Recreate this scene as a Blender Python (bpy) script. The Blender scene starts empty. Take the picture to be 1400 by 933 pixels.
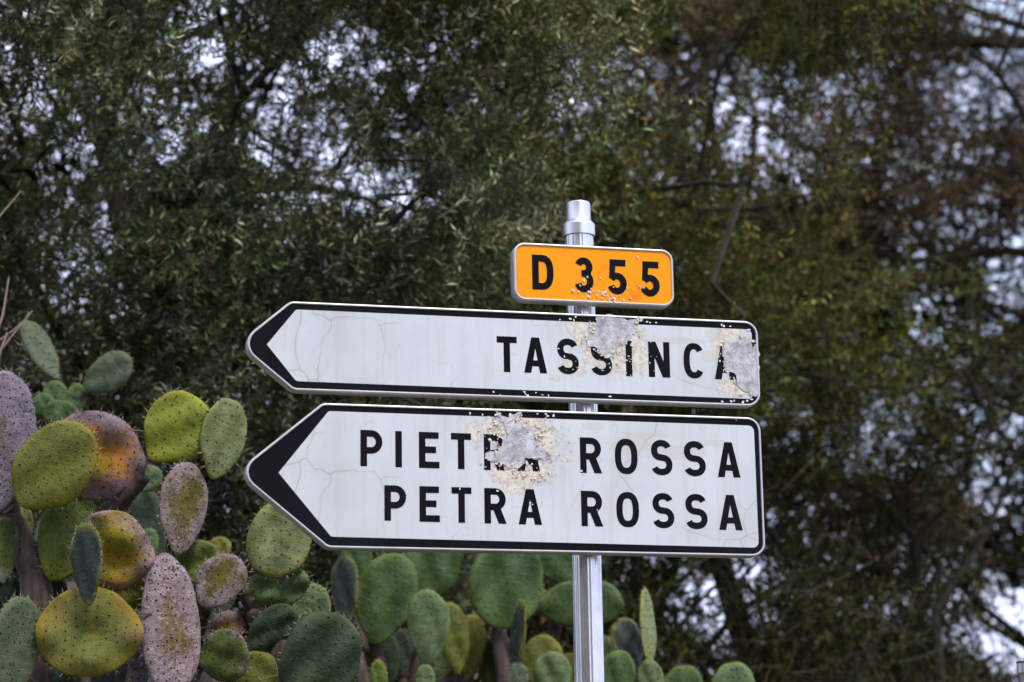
import bpy, math, random
import numpy as np
from mathutils import Vector, Matrix

random.seed(7); rng = np.random.default_rng(7)
R = math.radians
sc = bpy.context.scene
COL = sc.collection

# ------------------------------------------------------------------ camera
PITCH, ROLL, LENS, CAMZ = R(13.291), R(-0.936), 85.0, 1.6
IW, IH = 1400.0, 933.0
FPX = LENS / 36.0 * IW
_f = Vector((0, math.cos(PITCH), math.sin(PITCH))); _r = Vector((1, 0, 0)); _u = _r.cross(_f)
CR = _r * math.cos(ROLL) + _u * math.sin(ROLL)
CU = -_r * math.sin(ROLL) + _u * math.cos(ROLL)
CF = _f
CAM = Vector((0, 0, CAMZ))
cd = bpy.data.cameras.new('camera'); cam = bpy.data.objects.new('camera', cd); COL.objects.link(cam)
cam.matrix_world = Matrix(((CR.x, CU.x, -CF.x, 0), (CR.y, CU.y, -CF.y, 0), (CR.z, CU.z, -CF.z, CAMZ), (0, 0, 0, 1)))
cd.lens = LENS; cd.sensor_width = 36.0; cd.clip_start = 0.1; cd.clip_end = 5000
cd.dof.use_dof = True; cd.dof.focus_distance = 6.33; cd.dof.aperture_fstop = 2.4; cd.dof.aperture_blades = 9
sc.camera = cam

def pix_dir(u, v):
    return CF + CR * ((u - IW / 2) / FPX) - CU * ((v - IH / 2) / FPX)
def at(u, v, Y):                      # photo direction carried to the distance Y of the thing it belongs to
    d = pix_dir(u, v); return CAM + d * (Y / d.y)
def to_pix(p):                        # arrays n x 3 -> photo coordinates
    q = p - np.array(CAM); z = q @ np.array(CF)
    return IW / 2 + FPX * (q @ np.array(CR)) / z, IH / 2 - FPX * (q @ np.array(CU)) / z

# ------------------------------------------------------------------ world, sun, exposure
SUN_EL, SUN_AZ = R(60), R(140)        # azimuth clockwise from +Y : behind the camera, to its right
w = bpy.data.worlds.new('World'); sc.world = w; w.use_nodes = True
nt = w.node_tree; nt.nodes.clear()
wo = nt.nodes.new('ShaderNodeOutputWorld'); bg = nt.nodes.new('ShaderNodeBackground')
sky = nt.nodes.new('ShaderNodeTexSky'); sky.sky_type = 'NISHITA'; sky.sun_disc = False
sky.sun_elevation = SUN_EL; sky.sun_rotation = SUN_AZ; sky.dust_density = 2.0; sky.air_density = 1.2
tc = nt.nodes.new('ShaderNodeTexCoord'); mp = nt.nodes.new('ShaderNodeMapping'); mp.inputs['Scale'].default_value = (1, 1, 2.6)
mp.inputs['Location'].default_value = (0.35, 0.1, 0.0)
nz = nt.nodes.new('ShaderNodeTexNoise'); nz.inputs['Scale'].default_value = 2.1; nz.inputs['Detail'].default_value = 7
cr = nt.nodes.new('ShaderNodeMapRange'); cr.inputs['From Min'].default_value = 0.36; cr.inputs['From Max'].default_value = 0.52
mx = nt.nodes.new('ShaderNodeMix'); mx.data_type = 'RGBA'
mx.inputs['B'].default_value = (6.3, 6.8, 9.3, 1)
nt.links.new(tc.outputs['Generated'], mp.inputs['Vector']); nt.links.new(mp.outputs['Vector'], nz.inputs['Vector'])
nt.links.new(nz.outputs['Fac'], cr.inputs['Value']); nt.links.new(cr.outputs['Result'], mx.inputs['Factor'])
nt.links.new(sky.outputs['Color'], mx.inputs['A']); nt.links.new(mx.outputs['Result'], bg.inputs['Color'])
bg.inputs['Strength'].default_value = 0.1
nt.links.new(bg.outputs['Background'], wo.inputs['Surface'])
sd = bpy.data.lights.new('sun', 'SUN'); sun = bpy.data.objects.new('sun', sd); COL.objects.link(sun)
sd.energy = 1.5; sd.angle = R(12); sd.color = (1.0, 0.93, 0.82)
sdir = Vector((math.sin(SUN_AZ) * math.cos(SUN_EL), math.cos(SUN_AZ) * math.cos(SUN_EL), math.sin(SUN_EL)))
sun.rotation_euler = (-sdir).to_track_quat('-Z', 'Y').to_euler(); sun.location = sdir * 40
vs = sc.view_settings; vs.view_transform = 'Standard'; vs.look = 'None'; vs.gamma = 1.0; vs.use_curve_mapping = False
vs.exposure = 1.12
sc.render.engine = 'CYCLES'; sc.cycles.use_denoising = True; sc.cycles.max_bounces = 6
sc.render.resolution_x = 1024; sc.render.resolution_y = 682

# ------------------------------------------------------------------ helpers
def mesh_obj(name, verts, faces, mat, parent=None, smooth=True, kind=None, sharp=48):
    me = bpy.data.meshes.new(name); me.from_pydata([tuple(v) for v in verts], [], faces)
    if smooth: me.polygons.foreach_set('use_smooth', [True] * len(me.polygons))
    me.update()
    if smooth: me.set_sharp_from_angle(angle=R(sharp))
    if mat: me.materials.append(mat)
    o = bpy.data.objects.new(name, me); COL.objects.link(o)
    if parent: o.parent = parent
    if kind: o['kind'] = kind
    return o
def fast_mesh(name, V, T, mat, parent=None, tint=None, kind=None, smooth=False):
    """numpy triangles"""
    me = bpy.data.meshes.new(name); n, m = len(V), len(T)
    me.vertices.add(n); me.vertices.foreach_set('co', np.ascontiguousarray(V, np.float32).ravel())
    me.loops.add(m * 3); me.loops.foreach_set('vertex_index', np.ascontiguousarray(T, np.int32).ravel())
    me.polygons.add(m); me.polygons.foreach_set('loop_start', np.arange(0, m * 3, 3, dtype=np.int32))
    try: me.polygons.foreach_set('loop_total', np.full(m, 3, np.int32))
    except Exception: pass
    if smooth: me.polygons.foreach_set('use_smooth', np.ones(m, bool))
    if tint is not None:
        a = me.color_attributes.new('tint', 'FLOAT_COLOR', 'POINT')
        a.data.foreach_set('color', np.ascontiguousarray(np.c_[tint, np.ones(n)], np.float32).ravel())
    me.update(calc_edges=True); me.validate()
    if mat: me.materials.append(mat)
    o = bpy.data.objects.new(name, me); COL.objects.link(o)
    if parent: o.parent = parent
    if kind: o['kind'] = kind
    return o
def empty(name, loc, rot=(0, 0, 0)):
    o = bpy.data.objects.new(name, None); COL.objects.link(o); o.location = loc; o.rotation_euler = rot
    o.empty_display_size = 0.1
    return o
def tag(o, label, cat, group=None):
    o['label'] = label; o['category'] = cat
    if group: o['group'] = group
    return o

class NT:                              # terse node builder
    def __init__(s, name):
        s.m = bpy.data.materials.new(name); s.m.use_nodes = True; s.t = s.m.node_tree
        s.p = s.t.nodes['Principled BSDF']
    def n(s, typ, **kw):
        x = s.t.nodes.new(typ)
        for k, v in kw.items():
            if hasattr(x, k): setattr(x, k, v)
            else: x.inputs[k.replace('_', ' ')].default_value = v
        return x
    def l(s, a, b): s.t.links.new(a, b)
    def set(s, **kw):
        for k, v in kw.items():
            i = s.p.inputs[k.replace('_', ' ')]
            if hasattr(v, 'links'): s.l(v, i)
            else: i.default_value = v
    def val(s, sock, v):
        if hasattr(v, 'links'): s.l(v, sock)
        else: sock.default_value = v
    def mix(s, f, a, b):
        x = s.n('ShaderNodeMix', data_type='RGBA')
        s.val(x.inputs['Factor'], f); s.val(x.inputs[6], a); s.val(x.inputs[7], b); return x.outputs[2]
    def math(s, op, a, b=0.0, c=0.0):
        x = s.n('ShaderNodeMath', operation=op)
        s.val(x.inputs[0], a); s.val(x.inputs[1], b); s.val(x.inputs[2], c); return x.outputs[0]
    def rng(s, v, a, b, c=0.0, d=1.0):
        x = s.n('ShaderNodeMapRange'); s.val(x.inputs[0], v)
        for i, q in enumerate((a, b, c, d)): x.inputs[i + 1].default_value = q
        return x.outputs[0]
    def obj(s): return s.n('ShaderNodeTexCoord').outputs['Object']
    def noise(s, vec, scale, detail=5, rough=0.55, dist=0.0):
        x = s.n('ShaderNodeTexNoise'); s.l(vec, x.inputs['Vector'])
        x.inputs['Scale'].default_value = scale; x.inputs['Detail'].default_value = detail
        x.inputs['Roughness'].default_value = rough; x.inputs['Distortion'].default_value = dist
        return x.outputs['Fac']
    def bump(s, h, strength=0.3, dist=0.002):
        x = s.n('ShaderNodeBump'); x.inputs['Strength'].default_value = strength; x.inputs['Distance'].default_value = dist
        s.l(h, x.inputs['Height']); s.l(x.outputs[0], s.p.inputs['Normal'])
def c4(c): return (c[0], c[1], c[2], 1.0)

# ------------------------------------------------------------------ ground (a roadside bank)
def gz(x, y):
    t = min(max((y - 4.3) / 4.4, 0), 1); b = 1.7 * t * t * (3 - 2 * t)
    k = min(1, max(0, (x / max(.5, -y) - .05) / .6)) if y < 0 else 0  # slope left open to the right, shaped for the highlight on the post
    b += min(18.0, max(0.0, (-3.5 - y)) * 0.80) * (1 - k * k * (3 - 2 * k))          # unseen slope added behind the camera to block low sky light
    return b + 0.03 * math.sin(x * 2.1 + y) + 0.04 * math.sin(y * 1.7 - x * 0.9) * min(1, max(0, (y - 3) / 2))
m = NT('bank_soil'); co = m.obj(); a = m.noise(co, 3.0, 8); b = m.noise(co, 40, 6)
m.set(Base_Color=m.mix(m.rng(a, .35, .65), (0.09, 0.07, 0.045, 1), (0.045, 0.055, 0.022, 1)), Roughness=0.95); m.bump(b, 0.6, 0.03)
M_SOIL = m.m
xs = [-1500, -300, -60] + list(np.linspace(-20, 20, 81)) + [24, 28, 34, 42, 50, 60, 300, 1500]
ys = [-1500, -300, -60, -34, -26, -18, -12] + list(np.linspace(-8, 26, 86)) + [70, 300, 1500]
gv = [(x, y, gz(max(-50, min(50, x)), max(-70, min(y, 30)))) for y in ys for x in xs]
nx = len(xs)
gf = [(j * nx + i, j * nx + i + 1, (j + 1) * nx + i + 1, (j + 1) * nx + i) for j in range(len(ys) - 1) for i in range(nx - 1)]
g = mesh_obj('ground', gv, gf, M_SOIL); g['kind'] = 'structure'

# ------------------------------------------------------------------ signs: frame of the sign plane
YAW = R(13.899); PX, PD = 0.183, 6.2
EX = Vector((math.cos(YAW), math.sin(YAW), 0)); EN = Vector((math.sin(YAW), -math.cos(YAW), 0))
PC = Vector((PX, PD, 0)) + EN * 0.085          # point of the face plane in front of the pole axis
def on_sign(u, v):                              # photo point -> (along sign, height above camera) in metres
    d = pix_dir(u, v); t = (PC - Vector((0, 0, 0))).dot(EN) / d.dot(EN)
    p = d * t - PC; return p.dot(EX), p.z
PXM = PD / FPX                                  # metres per photo pixel at the sign

def rounded(corners, radii, inset=0.0, seg=6):
    """counter-clockwise polygon with rounded corners, inset by a distance; constant point count"""
    n = len(corners); P = [Vector((c[0], c[1])) for c in corners]
    # inset lines
    Q = []
    for i in range(n):
        a, b, c = P[i - 1], P[i], P[(i + 1) % n]
        d1 = (b - a).normalized(); d2 = (c - b).normalized()
        n1 = Vector((-d1.y, d1.x)); n2 = Vector((-d2.y, d2.x))
        k = inset / (1 + n1.dot(n2)); Q.append(b + (n1 + n2) * k)
    out = []
    for i in range(n):
        a, b, c = Q[i - 1], Q[i], Q[(i + 1) % n]
        r = max(radii[i] - inset, 0.0015)
        d1 = (a - b).normalized(); d2 = (c - b).normalized()
        ang = math.acos(max(-1, min(1, d1.dot(d2)))); tl = r / math.tan(ang / 2)
        p1 = b + d1 * tl; p2 = b + d2 * tl
        cen = b + (d1 + d2).normalized() * (r / math.sin(ang / 2))
        a1 = math.atan2(p1.y - cen.y, p1.x - cen.x); a2 = math.atan2(p2.y - cen.y, p2.x - cen.x)
        da = (a2 - a1 + math.pi) % (2 * math.pi) - math.pi
        for k in range(seg + 1):
            t = a1 + da * k / seg; out.append((cen.x + r * math.cos(t), cen.y + r * math.sin(t)))
    return out
def loft(loops, cap_back=True):
    n = len(loops[0]); V = [p for L in loops for p in L]; F = []
    for j in range(len(loops) - 1):
        for i in range(n):
            F.append((j * n + i, j * n + (i + 1) % n, (j + 1) * n + (i + 1) % n, (j + 1) * n + i))
    if cap_back: F.append(tuple(range(n)))
    return V, F

# ---- sign materials
m = NT('aluminium_frame'); co = m.obj(); a = m.noise(co, 55, 6); b = m.noise(co, 9, 4)
m.set(Base_Color=m.mix(m.rng(b, .3, .7), (0.62, 0.61, 0.62, 1), (0.48, 0.47, 0.48, 1)), Metallic=0.55, Roughness=m.rng(a, .3, .7, .3, .5)); M_FRAME = m.m
m = NT('pole_aluminium'); co = m.obj(); mpn = m.n('ShaderNodeMapping'); mpn.inputs['Scale'].default_value = (60, 60, 1.5); m.l(co, mpn.inputs[0])
a = m.noise(mpn.outputs[0], 2.0, 6); b = m.noise(co, 14, 6)
m.set(Base_Color=m.mix(m.rng(b, .35, .7), (0.72, 0.71, 0.72, 1), (0.56, 0.55, 0.57, 1)), Metallic=0.9, Roughness=m.rng(a, .3, .7, .20, .34)); M_POLE = m.m
m = NT('cap_aluminium'); m.set(Base_Color=(0.70, 0.69, 0.71, 1), Metallic=.85, Roughness=.30); M_CAP = m.m
m = NT('bare_metal'); co = m.obj(); a = m.noise(co, 22, 8, .72); b = m.noise(co, 200, 5, .75); c = m.noise(co, 120, 4)
v = m.n('ShaderNodeTexVoronoi'); v.inputs['Scale'].default_value = 240; m.l(co, v.inputs['Vector'])
base = m.mix(m.rng(a, .38, .62), (0.27, 0.255, 0.285, 1), (0.66, 0.64, 0.67, 1))
base = m.mix(m.rng(b, .60, .72), base, (0.80, 0.78, 0.82, 1)); base = m.mix(m.rng(b, .40, .28), base, (0.14, 0.13, 0.15, 1))
m.set(Base_Color=base, Roughness=0.6, Metallic=0.2); m.bump(m.math('ADD', b, c), 0.5, 0.002); M_BARE = m.m
def film(name, col, stains=(), white=False, rough=0.42):
    m = NT(name); co = m.obj(); big = m.noise(co, 4.0, 6); fine = m.noise(co, 260, 2)
    if not white:
        base = m.mix(m.rng(big, .35, .7), c4(col), c4([min(1, x * 1.25 + 0.004) for x in col]))
        m.set(Base_Color=base, Roughness=rough, Specular_IOR_Level=.06); return m.m
    base = m.mix(m.rng(big, .35, .68), (0.66, 0.685, 0.71, 1), (0.54, 0.57, 0.58, 1))
    # beaded retro-reflective cells
    mp2 = m.n('ShaderNodeMapping'); mp2.inputs['Rotation'].default_value = (0, R(45), 0); m.l(co, mp2.inputs[0])
    ck = m.n('ShaderNodeTexChecker'); ck.inputs['Scale'].default_value = 330; m.l(mp2.outputs[0], ck.inputs['Vector'])
    base = m.mix(m.math('MULTIPLY', ck.outputs['Fac'], 0.16), base, (0.42, 0.44, 0.47, 1))
    mps = m.n('ShaderNodeMapping'); mps.inputs['Scale'].default_value = (34, 1, 2.2); m.l(co, mps.inputs[0]); run = m.noise(mps.outputs[0], 1.0, 6, .65)
    base = m.mix(m.math('MULTIPLY', m.rng(run, .50, .72), .34), base, (0.44, 0.42, 0.36, 1)); base = m.mix(m.math('MULTIPLY', m.rng(m.noise(co, 75, 6, .7), .60, .74), .4), base, (0.34, 0.32, 0.28, 1))
    # hairline cracks
    dn = m.n('ShaderNodeTexNoise'); dn.inputs['Scale'].default_value = 5; dn.inputs['Detail'].default_value = 3; m.l(co, dn.inputs['Vector'])
    add = m.n('ShaderNodeVectorMath', operation='MULTIPLY_ADD'); m.l(dn.outputs['Color'], add.inputs[0]); add.inputs[1].default_value = (.14, .14, .14); m.l(co, add.inputs[2])
    vo = m.n('ShaderNodeTexVoronoi', feature='DISTANCE_TO_EDGE'); vo.inputs['Scale'].default_value = 6.5; m.l(add.outputs[0], vo.inputs['Vector'])
    msk = m.rng(m.noise(co, 3.3, 2), .47, .60)
    crack = m.math('MULTIPLY', m.rng(vo.outputs['Distance'], 0.009, 0.001), msk)
    halo = m.math('MULTIPLY', m.rng(vo.outputs['Distance'], 0.06, 0.0), msk)
    base = m.mix(m.math('MULTIPLY', halo, .30), base, (0.50, 0.47, 0.42, 1))
    base = m.mix(m.math('MULTIPLY', crack, .72), base, (0.26, 0.25, 0.24, 1))
    sep = m.n('ShaderNodeSeparateXYZ'); m.l(co, sep.inputs[0])
    # stains / cream primer showing: soft ellipses broken by noise
    n1 = m.noise(co, 38, 9, .68); n2 = m.noise(co, 120, 5)
    for kind, cx, cz, rx, rz in stains:
        dx = m.math('DIVIDE', m.math('SUBTRACT', sep.outputs[0], cx), rx); dz = m.math('DIVIDE', m.math('SUBTRACT', sep.outputs[2], cz), rz)
        d = m.math('SQRT', m.math('ADD', m.math('MULTIPLY', dx, dx), m.math('MULTIPLY', dz, dz)))
        if kind == 'cream':
            e = m.math('ADD', d, m.math('MULTIPLY', m.math('SUBTRACT', n1, 0.5), 3.4))
            k = m.rng(e, 1.05, 0.75); cc = m.mix(m.rng(n2, .38, .62), (0.76, 0.70, 0.60, 1), (0.56, 0.46, 0.34, 1))
            base = m.mix(m.math('MULTIPLY', k, .85), base, cc)
            rim = m.math('MULTIPLY', m.rng(e, .90, 1.0), m.rng(e, 1.10, 1.0)); base = m.mix(m.math('MULTIPLY', rim, .55), base, (0.36, 0.28, 0.20, 1))
        else:
            e = m.math('ADD', d, m.math('MULTIPLY', m.math('SUBTRACT', n1, 0.5), 1.1))
            k = m.rng(e, 1.08, 0.85); base = m.mix(m.math('MULTIPLY', k, .36), base, (0.50, 0.47, 0.36, 1))
    m.set(Base_Color=base, Roughness=0.38); m.bump(fine, 0.12, 0.0006)
    return m.m
M_BLACK = film('black_film', (0.004, 0.004, 0.007), rough=0.5)
m = NT('orange_film'); co = m.obj(); a = m.noise(co, 13, 7, .65); b = m.noise(co, 60, 4)
base = m.mix(m.rng(a, .52, .72), (0.92, 0.33, 0.002, 1), (0.84, 0.20, 0.006, 1)); base = m.mix(m.rng(b, .66, .8), base, (0.62, 0.16, 0.02, 1))
m.set(Base_Color=base, Roughness=0.45, Specular_IOR_Level=.15); M_ORANGE = m.m
m = NT('cream_flake'); co = m.obj(); a = m.noise(co, 130, 4)
m.set(Base_Color=m.mix(m.rng(a, .35, .65), (0.74, 0.66, 0.55, 1), (0.55, 0.45, 0.33, 1)), Roughness=0.7); M_FLAKE = m.m
m = NT('white_chip'); m.set(Base_Color=(0.72, 0.70, 0.70, 1), Roughness=0.6); M_CHIP = m.m
m = NT('clamp_steel'); m.set(Base_Color=(0.35, 0.35, 0.36, 1), Metallic=0.8, Roughness=0.45); M_CLAMP = m.m

# ---- lettering
def arc(cx, cy, rx, ry, a0, a1, n=18):
    return [(cx + rx * math.cos(R(a0 + (a1 - a0) * i / n)), cy + ry * math.sin(R(a0 + (a1 - a0) * i / n))) for i in range(n + 1)]
def sarc(cx, cy, rx, ry, a0, a1, n=36, e=2.5):
    o = []
    for i in range(n + 1):
        t = R(a0 + (a1 - a0) * i / n); c, s_ = math.cos(t), math.sin(t)
        o.append((cx + rx * math.copysign(abs(c) ** (2 / e), c), cy + ry * math.copysign(abs(s_) ** (2 / e), s_)))
    return o
def glyph(ch, w, h, s):
    """list of ('s', path, closed) strokes and ('q', quad) polygons"""
    L = lambda *p: ('s', list(p), False)
    stem = L((s / 2, 0), (s / 2, h))
    if ch == 'I': return [L((w / 2, 0), (w / 2, h))]
    if ch == 'T': return [L((0, h - s / 2), (w, h - s / 2)), L((w / 2, 0), (w / 2, h - s))]
    if ch == 'E': return [stem, L((s, h - s / 2), (w * .97, h - s / 2)), L((s, h * .51), (w * .84, h * .51)), L((s, s / 2), (w, s / 2))]
    if ch == 'A':
        k = 1.12 * s
        return [('q', [(0, 0), (k, 0), (w / 2 + .30 * s, h), (w / 2 - .62 * s, h)]), ('q', [(w - k, 0), (w, 0), (w / 2 + .62 * s, h), (w / 2 - .30 * s, h)]),
                ('q', [(w * .2, h * .19), (w * .8, h * .19), (w * .76, h * .19 + s * .92), (w * .24, h * .19 + s * .92)])]
    if ch == 'N':
        return [stem, L((w - s / 2, 0), (w - s / 2, h)), ('q', [(0, h), (w - 1.2 * s, 0), (w, 0), (1.2 * s, h)])]
    if ch in 'PR':
        top, bot = h - s / 2, h * .44 if ch == 'P' else h * .47
        r = (top - bot) / 2; xc = w - s / 2 - r * .92
        if ch == 'R': xc = w * .97 - s / 2 - r * .92
        o = [stem, ('s', [(s, top), (xc, top)] + arc(xc, (top + bot) / 2, r * .92, r, 90, -90)[1:] + [(s, bot)], False)]
        if ch == 'R': o.append(('q', [(w * .36, h * .45), (w - 1.2 * s, 0), (w, 0), (w * .36 + 1.25 * s, h * .45)]))
        return o
    if ch == 'O': return [('s', sarc(w / 2, h / 2, (w - s) / 2, (h - s) / 2, 0, 360)[:-1], True)]
    if ch == 'C': return [('s', sarc(w / 2, h / 2, (w - s) / 2, (h - s) / 2, 38, 322), False)]
    if ch == 'S':
        ry = (h - s) / 4; rx = (w - s) / 2
        u_ = sarc(w / 2, h / 2 + ry, rx * .93, ry, 22, 250, 26, 2.2); d_ = sarc(w / 2, h / 2 - ry, rx, ry, 70, -158, 26, 2.2)
        return [('s', u_ + d_, False)]
    if ch == '3':
        ry1 = (h * .46 - s / 2) / 2; ry2 = (h * .54 - s / 2) / 2; mid = h * .54; rx = (w - s) / 2
        return [('s', arc(w / 2, h - s / 2 - ry1, rx * .9, ry1, 158, -62, 22) + arc(w / 2, s / 2 + ry2, rx, ry2, 58, -160, 24), False),
                L((w * .38, mid), (w * .62, mid))]
    if ch == '5':
        ry = (h * .62 - s) / 2
        return [L((w * .14, h - s / 2), (w * .96, h - s / 2)), ('q', [(w * .10, h * .46), (w * .10 + s * .85, h * .46), (w * .14 + s * .9, h - s), (w * .14, h - s)]),
                ('s', arc(w / 2, s / 2 + ry, (w - s) / 2, ry, 146, -160, 30), False)]
    if ch == 'D':
        return [stem, ('s', [(s, h - s / 2), (w * .42, h - s / 2)] + sarc(w * .42, h / 2, w * .58 - s / 2, (h - s) / 2, 90, -90, 26, 2.6)[1:] + [(s, s / 2)], False)]
def stroke_faces(path, closed, s, V, F, y):
    n = len(path); P = [Vector(p) for p in path]; o = len(V)
    for i in range(n):
        a = P[i - 1] if (i > 0 or closed) else P[i]; b = P[(i + 1) % n] if (i < n - 1 or closed) else P[i]
        d1 = (P[i] - a); d2 = (b - P[i])
        if d1.length < 1e-9: d1 = d2
        if d2.length < 1e-9: d2 = d1
        d1 = d1.normalized(); d2 = d2.normalized(); n1 = Vector((-d1.y, d1.x)); n2 = Vector((-d2.y, d2.x))
        k = (n1 + n2) / max(0.35, 1 + n1.dot(n2)) * (s / 2)
        V.append((P[i].x + k.x, y, P[i].y + k.y)); V.append((P[i].x - k.x, y, P[i].y - k.y))
    for i in range(n if closed else n - 1):
        j = (i + 1) % n; F.append((o + 2 * i, o + 2 * i + 1, o + 2 * j + 1, o + 2 * j))
def letter(ch, x, z, w, h, s, parent, y):
    V, F = [], []
    for k, g_ in enumerate(glyph(ch, w, h, s)):
        yy = y - 0.00006 * k
        if g_[0] == 's': stroke_faces(g_[1], g_[2], s, V, F, yy)
        else:
            o = len(V); V += [(p[0], yy, p[1]) for p in g_[1]]; F.append(tuple(range(o, o + 4)))
    V = [(v[0] + x, v[1], v[2] + z) for v in V]
    return mesh_obj('letter' if ch.isalpha() else 'digit', V, F, M_BLACK, parent, smooth=False)

def fractal(poly, depth=4, amp=0.28):
    P = [np.array(p, float) for p in poly]
    for d in range(depth):
        Q = []
        for i in range(len(P)):
            a, b = P[i], P[(i + 1) % len(P)]; e = b - a; mid = (a + b) / 2 + np.array([-e[1], e[0]]) * rng.normal(0, amp * .55)
            Q += [a, mid]
        P = Q
    return P
def patch(name, poly2, y, mat, parent):
    """thin polygon facing the reader (filled by ear clipping through bmesh)"""
    import bmesh
    bm = bmesh.new(); vs_ = [bm.verts.new((p[0], y, p[1])) for p in poly2]
    es = [bm.edges.new((vs_[i], vs_[(i + 1) % len(vs_)])) for i in range(len(vs_))]
    bmesh.ops.triangle_fill(bm, use_beauty=True, edges=es, normal=(0, -1, 0))
    me = bpy.data.meshes.new(name); bm.to_mesh(me); bm.free(); me.materials.append(mat)
    o = bpy.data.objects.new(name, me); COL.objects.link(o); o.parent = parent; return o
def chips(name, spots, y, mat, parent, tilt=0.0):
    """small ragged flakes; spots = (x, z, size)"""
    V, F = [], []
    for x, z, s in spots:
        n = random.randint(5, 8); o = len(V); ph = random.random() * 6.3
        tx, tz = random.uniform(-tilt, tilt), random.uniform(-tilt, tilt); el = random.uniform(.6, 1.5)
        for i in range(n):
            r = s * random.uniform(.45, 1.1); t = ph + i * 6.2832 / n; dx, dz = r * math.cos(t) * el, r * math.sin(t) / el
            V.append((x + dx, y - abs(dx * tx + dz * tz) - random.random() * 1e-4, z + dz))
        F.append(tuple(range(o, o + n)))
    return mesh_obj(name, V, F, mat, parent, smooth=False, kind='stuff')

def sign_panel(name, label, cat, zb, outer, radii, inner=None, in_rad=None, stains=(), white=True):
    root = empty(name, PC + Vector((0, 0, CAMZ + zb)), (0, 0, YAW)); tag(root, label, cat)
    OC = [(p[0], p[1] - zb) for p in outer]
    lp = lambda ins, y: [(p[0], y, p[1]) for p in rounded(OC, radii, ins)]
    V, F = loft([lp(0.004, 0.042), lp(0.0, 0.038), lp(0.0, 0.0035), lp(0.0012, 0.0008), lp(0.0034, 0.0), lp(0.0056, 0.0006), lp(0.0068, 0.003), lp(0.0068, 0.006)])
    mesh_obj('frame', V, F, M_FRAME, root)
    P = [(p[0], 0.0032, p[1]) for p in rounded(OC, radii, 0.0066)]
    mesh_obj('border_film' if white else 'face', P, [tuple(range(len(P)))], M_BLACK if white else M_ORANGE, root, smooth=False)
    if inner:
        P = [(p[0], 0.0027, p[1]) for p in rounded([(q[0], q[1] - zb) for q in inner], in_rad, 0.0)]
        st = [(k, on_sign(u, v)[0], on_sign(u, v)[1] - zb, ru * PXM, rv * PXM) for k, u, v, ru, rv in stains]
        mesh_obj('face', P, [tuple(range(len(P)))], film('white_film_' + name, None, st, True), root, smooth=False)
    return root
def write(root, zb, text, spans, t0, t1, b0, b1, s):
    """spans: photo x-range of each letter; t/b: photo (x,y) points on the cap line and base line"""
    for ch, (xa, xb) in zip(text, spans):
        yt = lambda x: t0[1] + (t1[1] - t0[1]) * (x - t0[0]) / (t1[0] - t0[0])
        yb = lambda x: b0[1] + (b1[1] - b0[1]) * (x - b0[0]) / (b1[0] - b0[0])
        xm = (xa + xb) / 2; z0 = on_sign(xm, yb(xm))[1]; z1 = on_sign(xm, yt(xm))[1]; ym = (yt(xm) + yb(xm)) / 2
        x0 = on_sign(xa, ym)[0]; x1 = on_sign(xb, ym)[0]
        letter(ch, x0, z0 - zb, x1 - x0, z1 - z0, s, root, 0.0022)
def spots(zb, lst): return [(on_sign(u, v)[0], on_sign(u, v)[1] - zb, s * PXM) for u, v, s in lst]
def around(cx, cy, rx, ry, n, s0, s1):
    return [(random.gauss(cx, rx * .55), random.gauss(cy, ry * .55), random.uniform(s0, s1)) for _ in range(n)]
S = on_sign
# ---- post
py0 = gz(PX, PD)
post = empty('sign_post', (PX, PD, py0)); tag(post, 'tall fluted aluminium post with stepped cap carrying the three road signs', 'post')
HT = CAMZ + at(791, 322, PD).z - CAMZ - py0            # top of the fluted tube
N = 120; prof = [0.0385 - 0.0009 * (0.5 - 0.5 * math.cos(2 * math.pi * i / 5)) ** .7 for i in range(N)]
V, F = loft([[(prof[i] * math.cos(2 * math.pi * i / N), prof[i] * math.sin(2 * math.pi * i / N), z) for i in range(N)] for z in (-0.4, HT * .5, HT)], False)
mesh_obj('tube', V, F, M_POLE, post)
z0 = HT; s_ = at(0, 278, PD).z - at(0, 322, PD).z
rp = [(0.0400, z0 - .004), (0.0430, z0 - .004), (0.0432, z0 + .026), (0.0420, z0 + .029), (0.0335, z0 + .039), (0.0328, z0 + .042), (0.0320, z0 + s_ - .003), (0.0305, z0 + s_ - .0005), (0.026, z0 + s_)]
V, F = loft([[(r * math.cos(2 * math.pi * i / 48), r * math.sin(2 * math.pi * i / 48), z) for i in range(48)] for r, z in rp], False); F.append(tuple(range((len(rp) - 1) * 48, len(rp) * 48)))
mesh_obj('cap', V, F, M_CAP, post, sharp=22)
V, F = loft([[(r * math.cos(2 * math.pi * i / 32), r * math.sin(2 * math.pi * i / 32), z) for i in range(32)] for r, z in ((.12, -.1), (.12, .03), (.09, .05), (.0395, .055))], False)
mesh_obj('concrete_footing', V, F, M_SOIL, post)
def clamps(root, h):
    for z in h:
        V, F = [], []
        ring = lambda r, zz: [(r * math.cos(t * math.pi / 12), 0.085 + r * math.sin(t * math.pi / 12), zz) for t in range(24)]
        V, F = loft([ring(.0392, z - .018), ring(.0432, z - .018), ring(.0432, z + .018), ring(.0392, z + .018)], False)
        o = len(V); V += [(sx * .06, yy, z + sz * .018) for sx in (-1, 1) for yy in (.0415, .054) for sz in (-1, 1)]
        for f_ in ((0, 1, 3, 2), (4, 6, 7, 5), (0, 4, 5, 1), (2, 3, 7, 6), (0, 2, 6, 4), (1, 5, 7, 3)): F.append(tuple(o + q for q in f_))
        mesh_obj('clamp', V, F, M_CLAMP, root, smooth=False)
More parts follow.
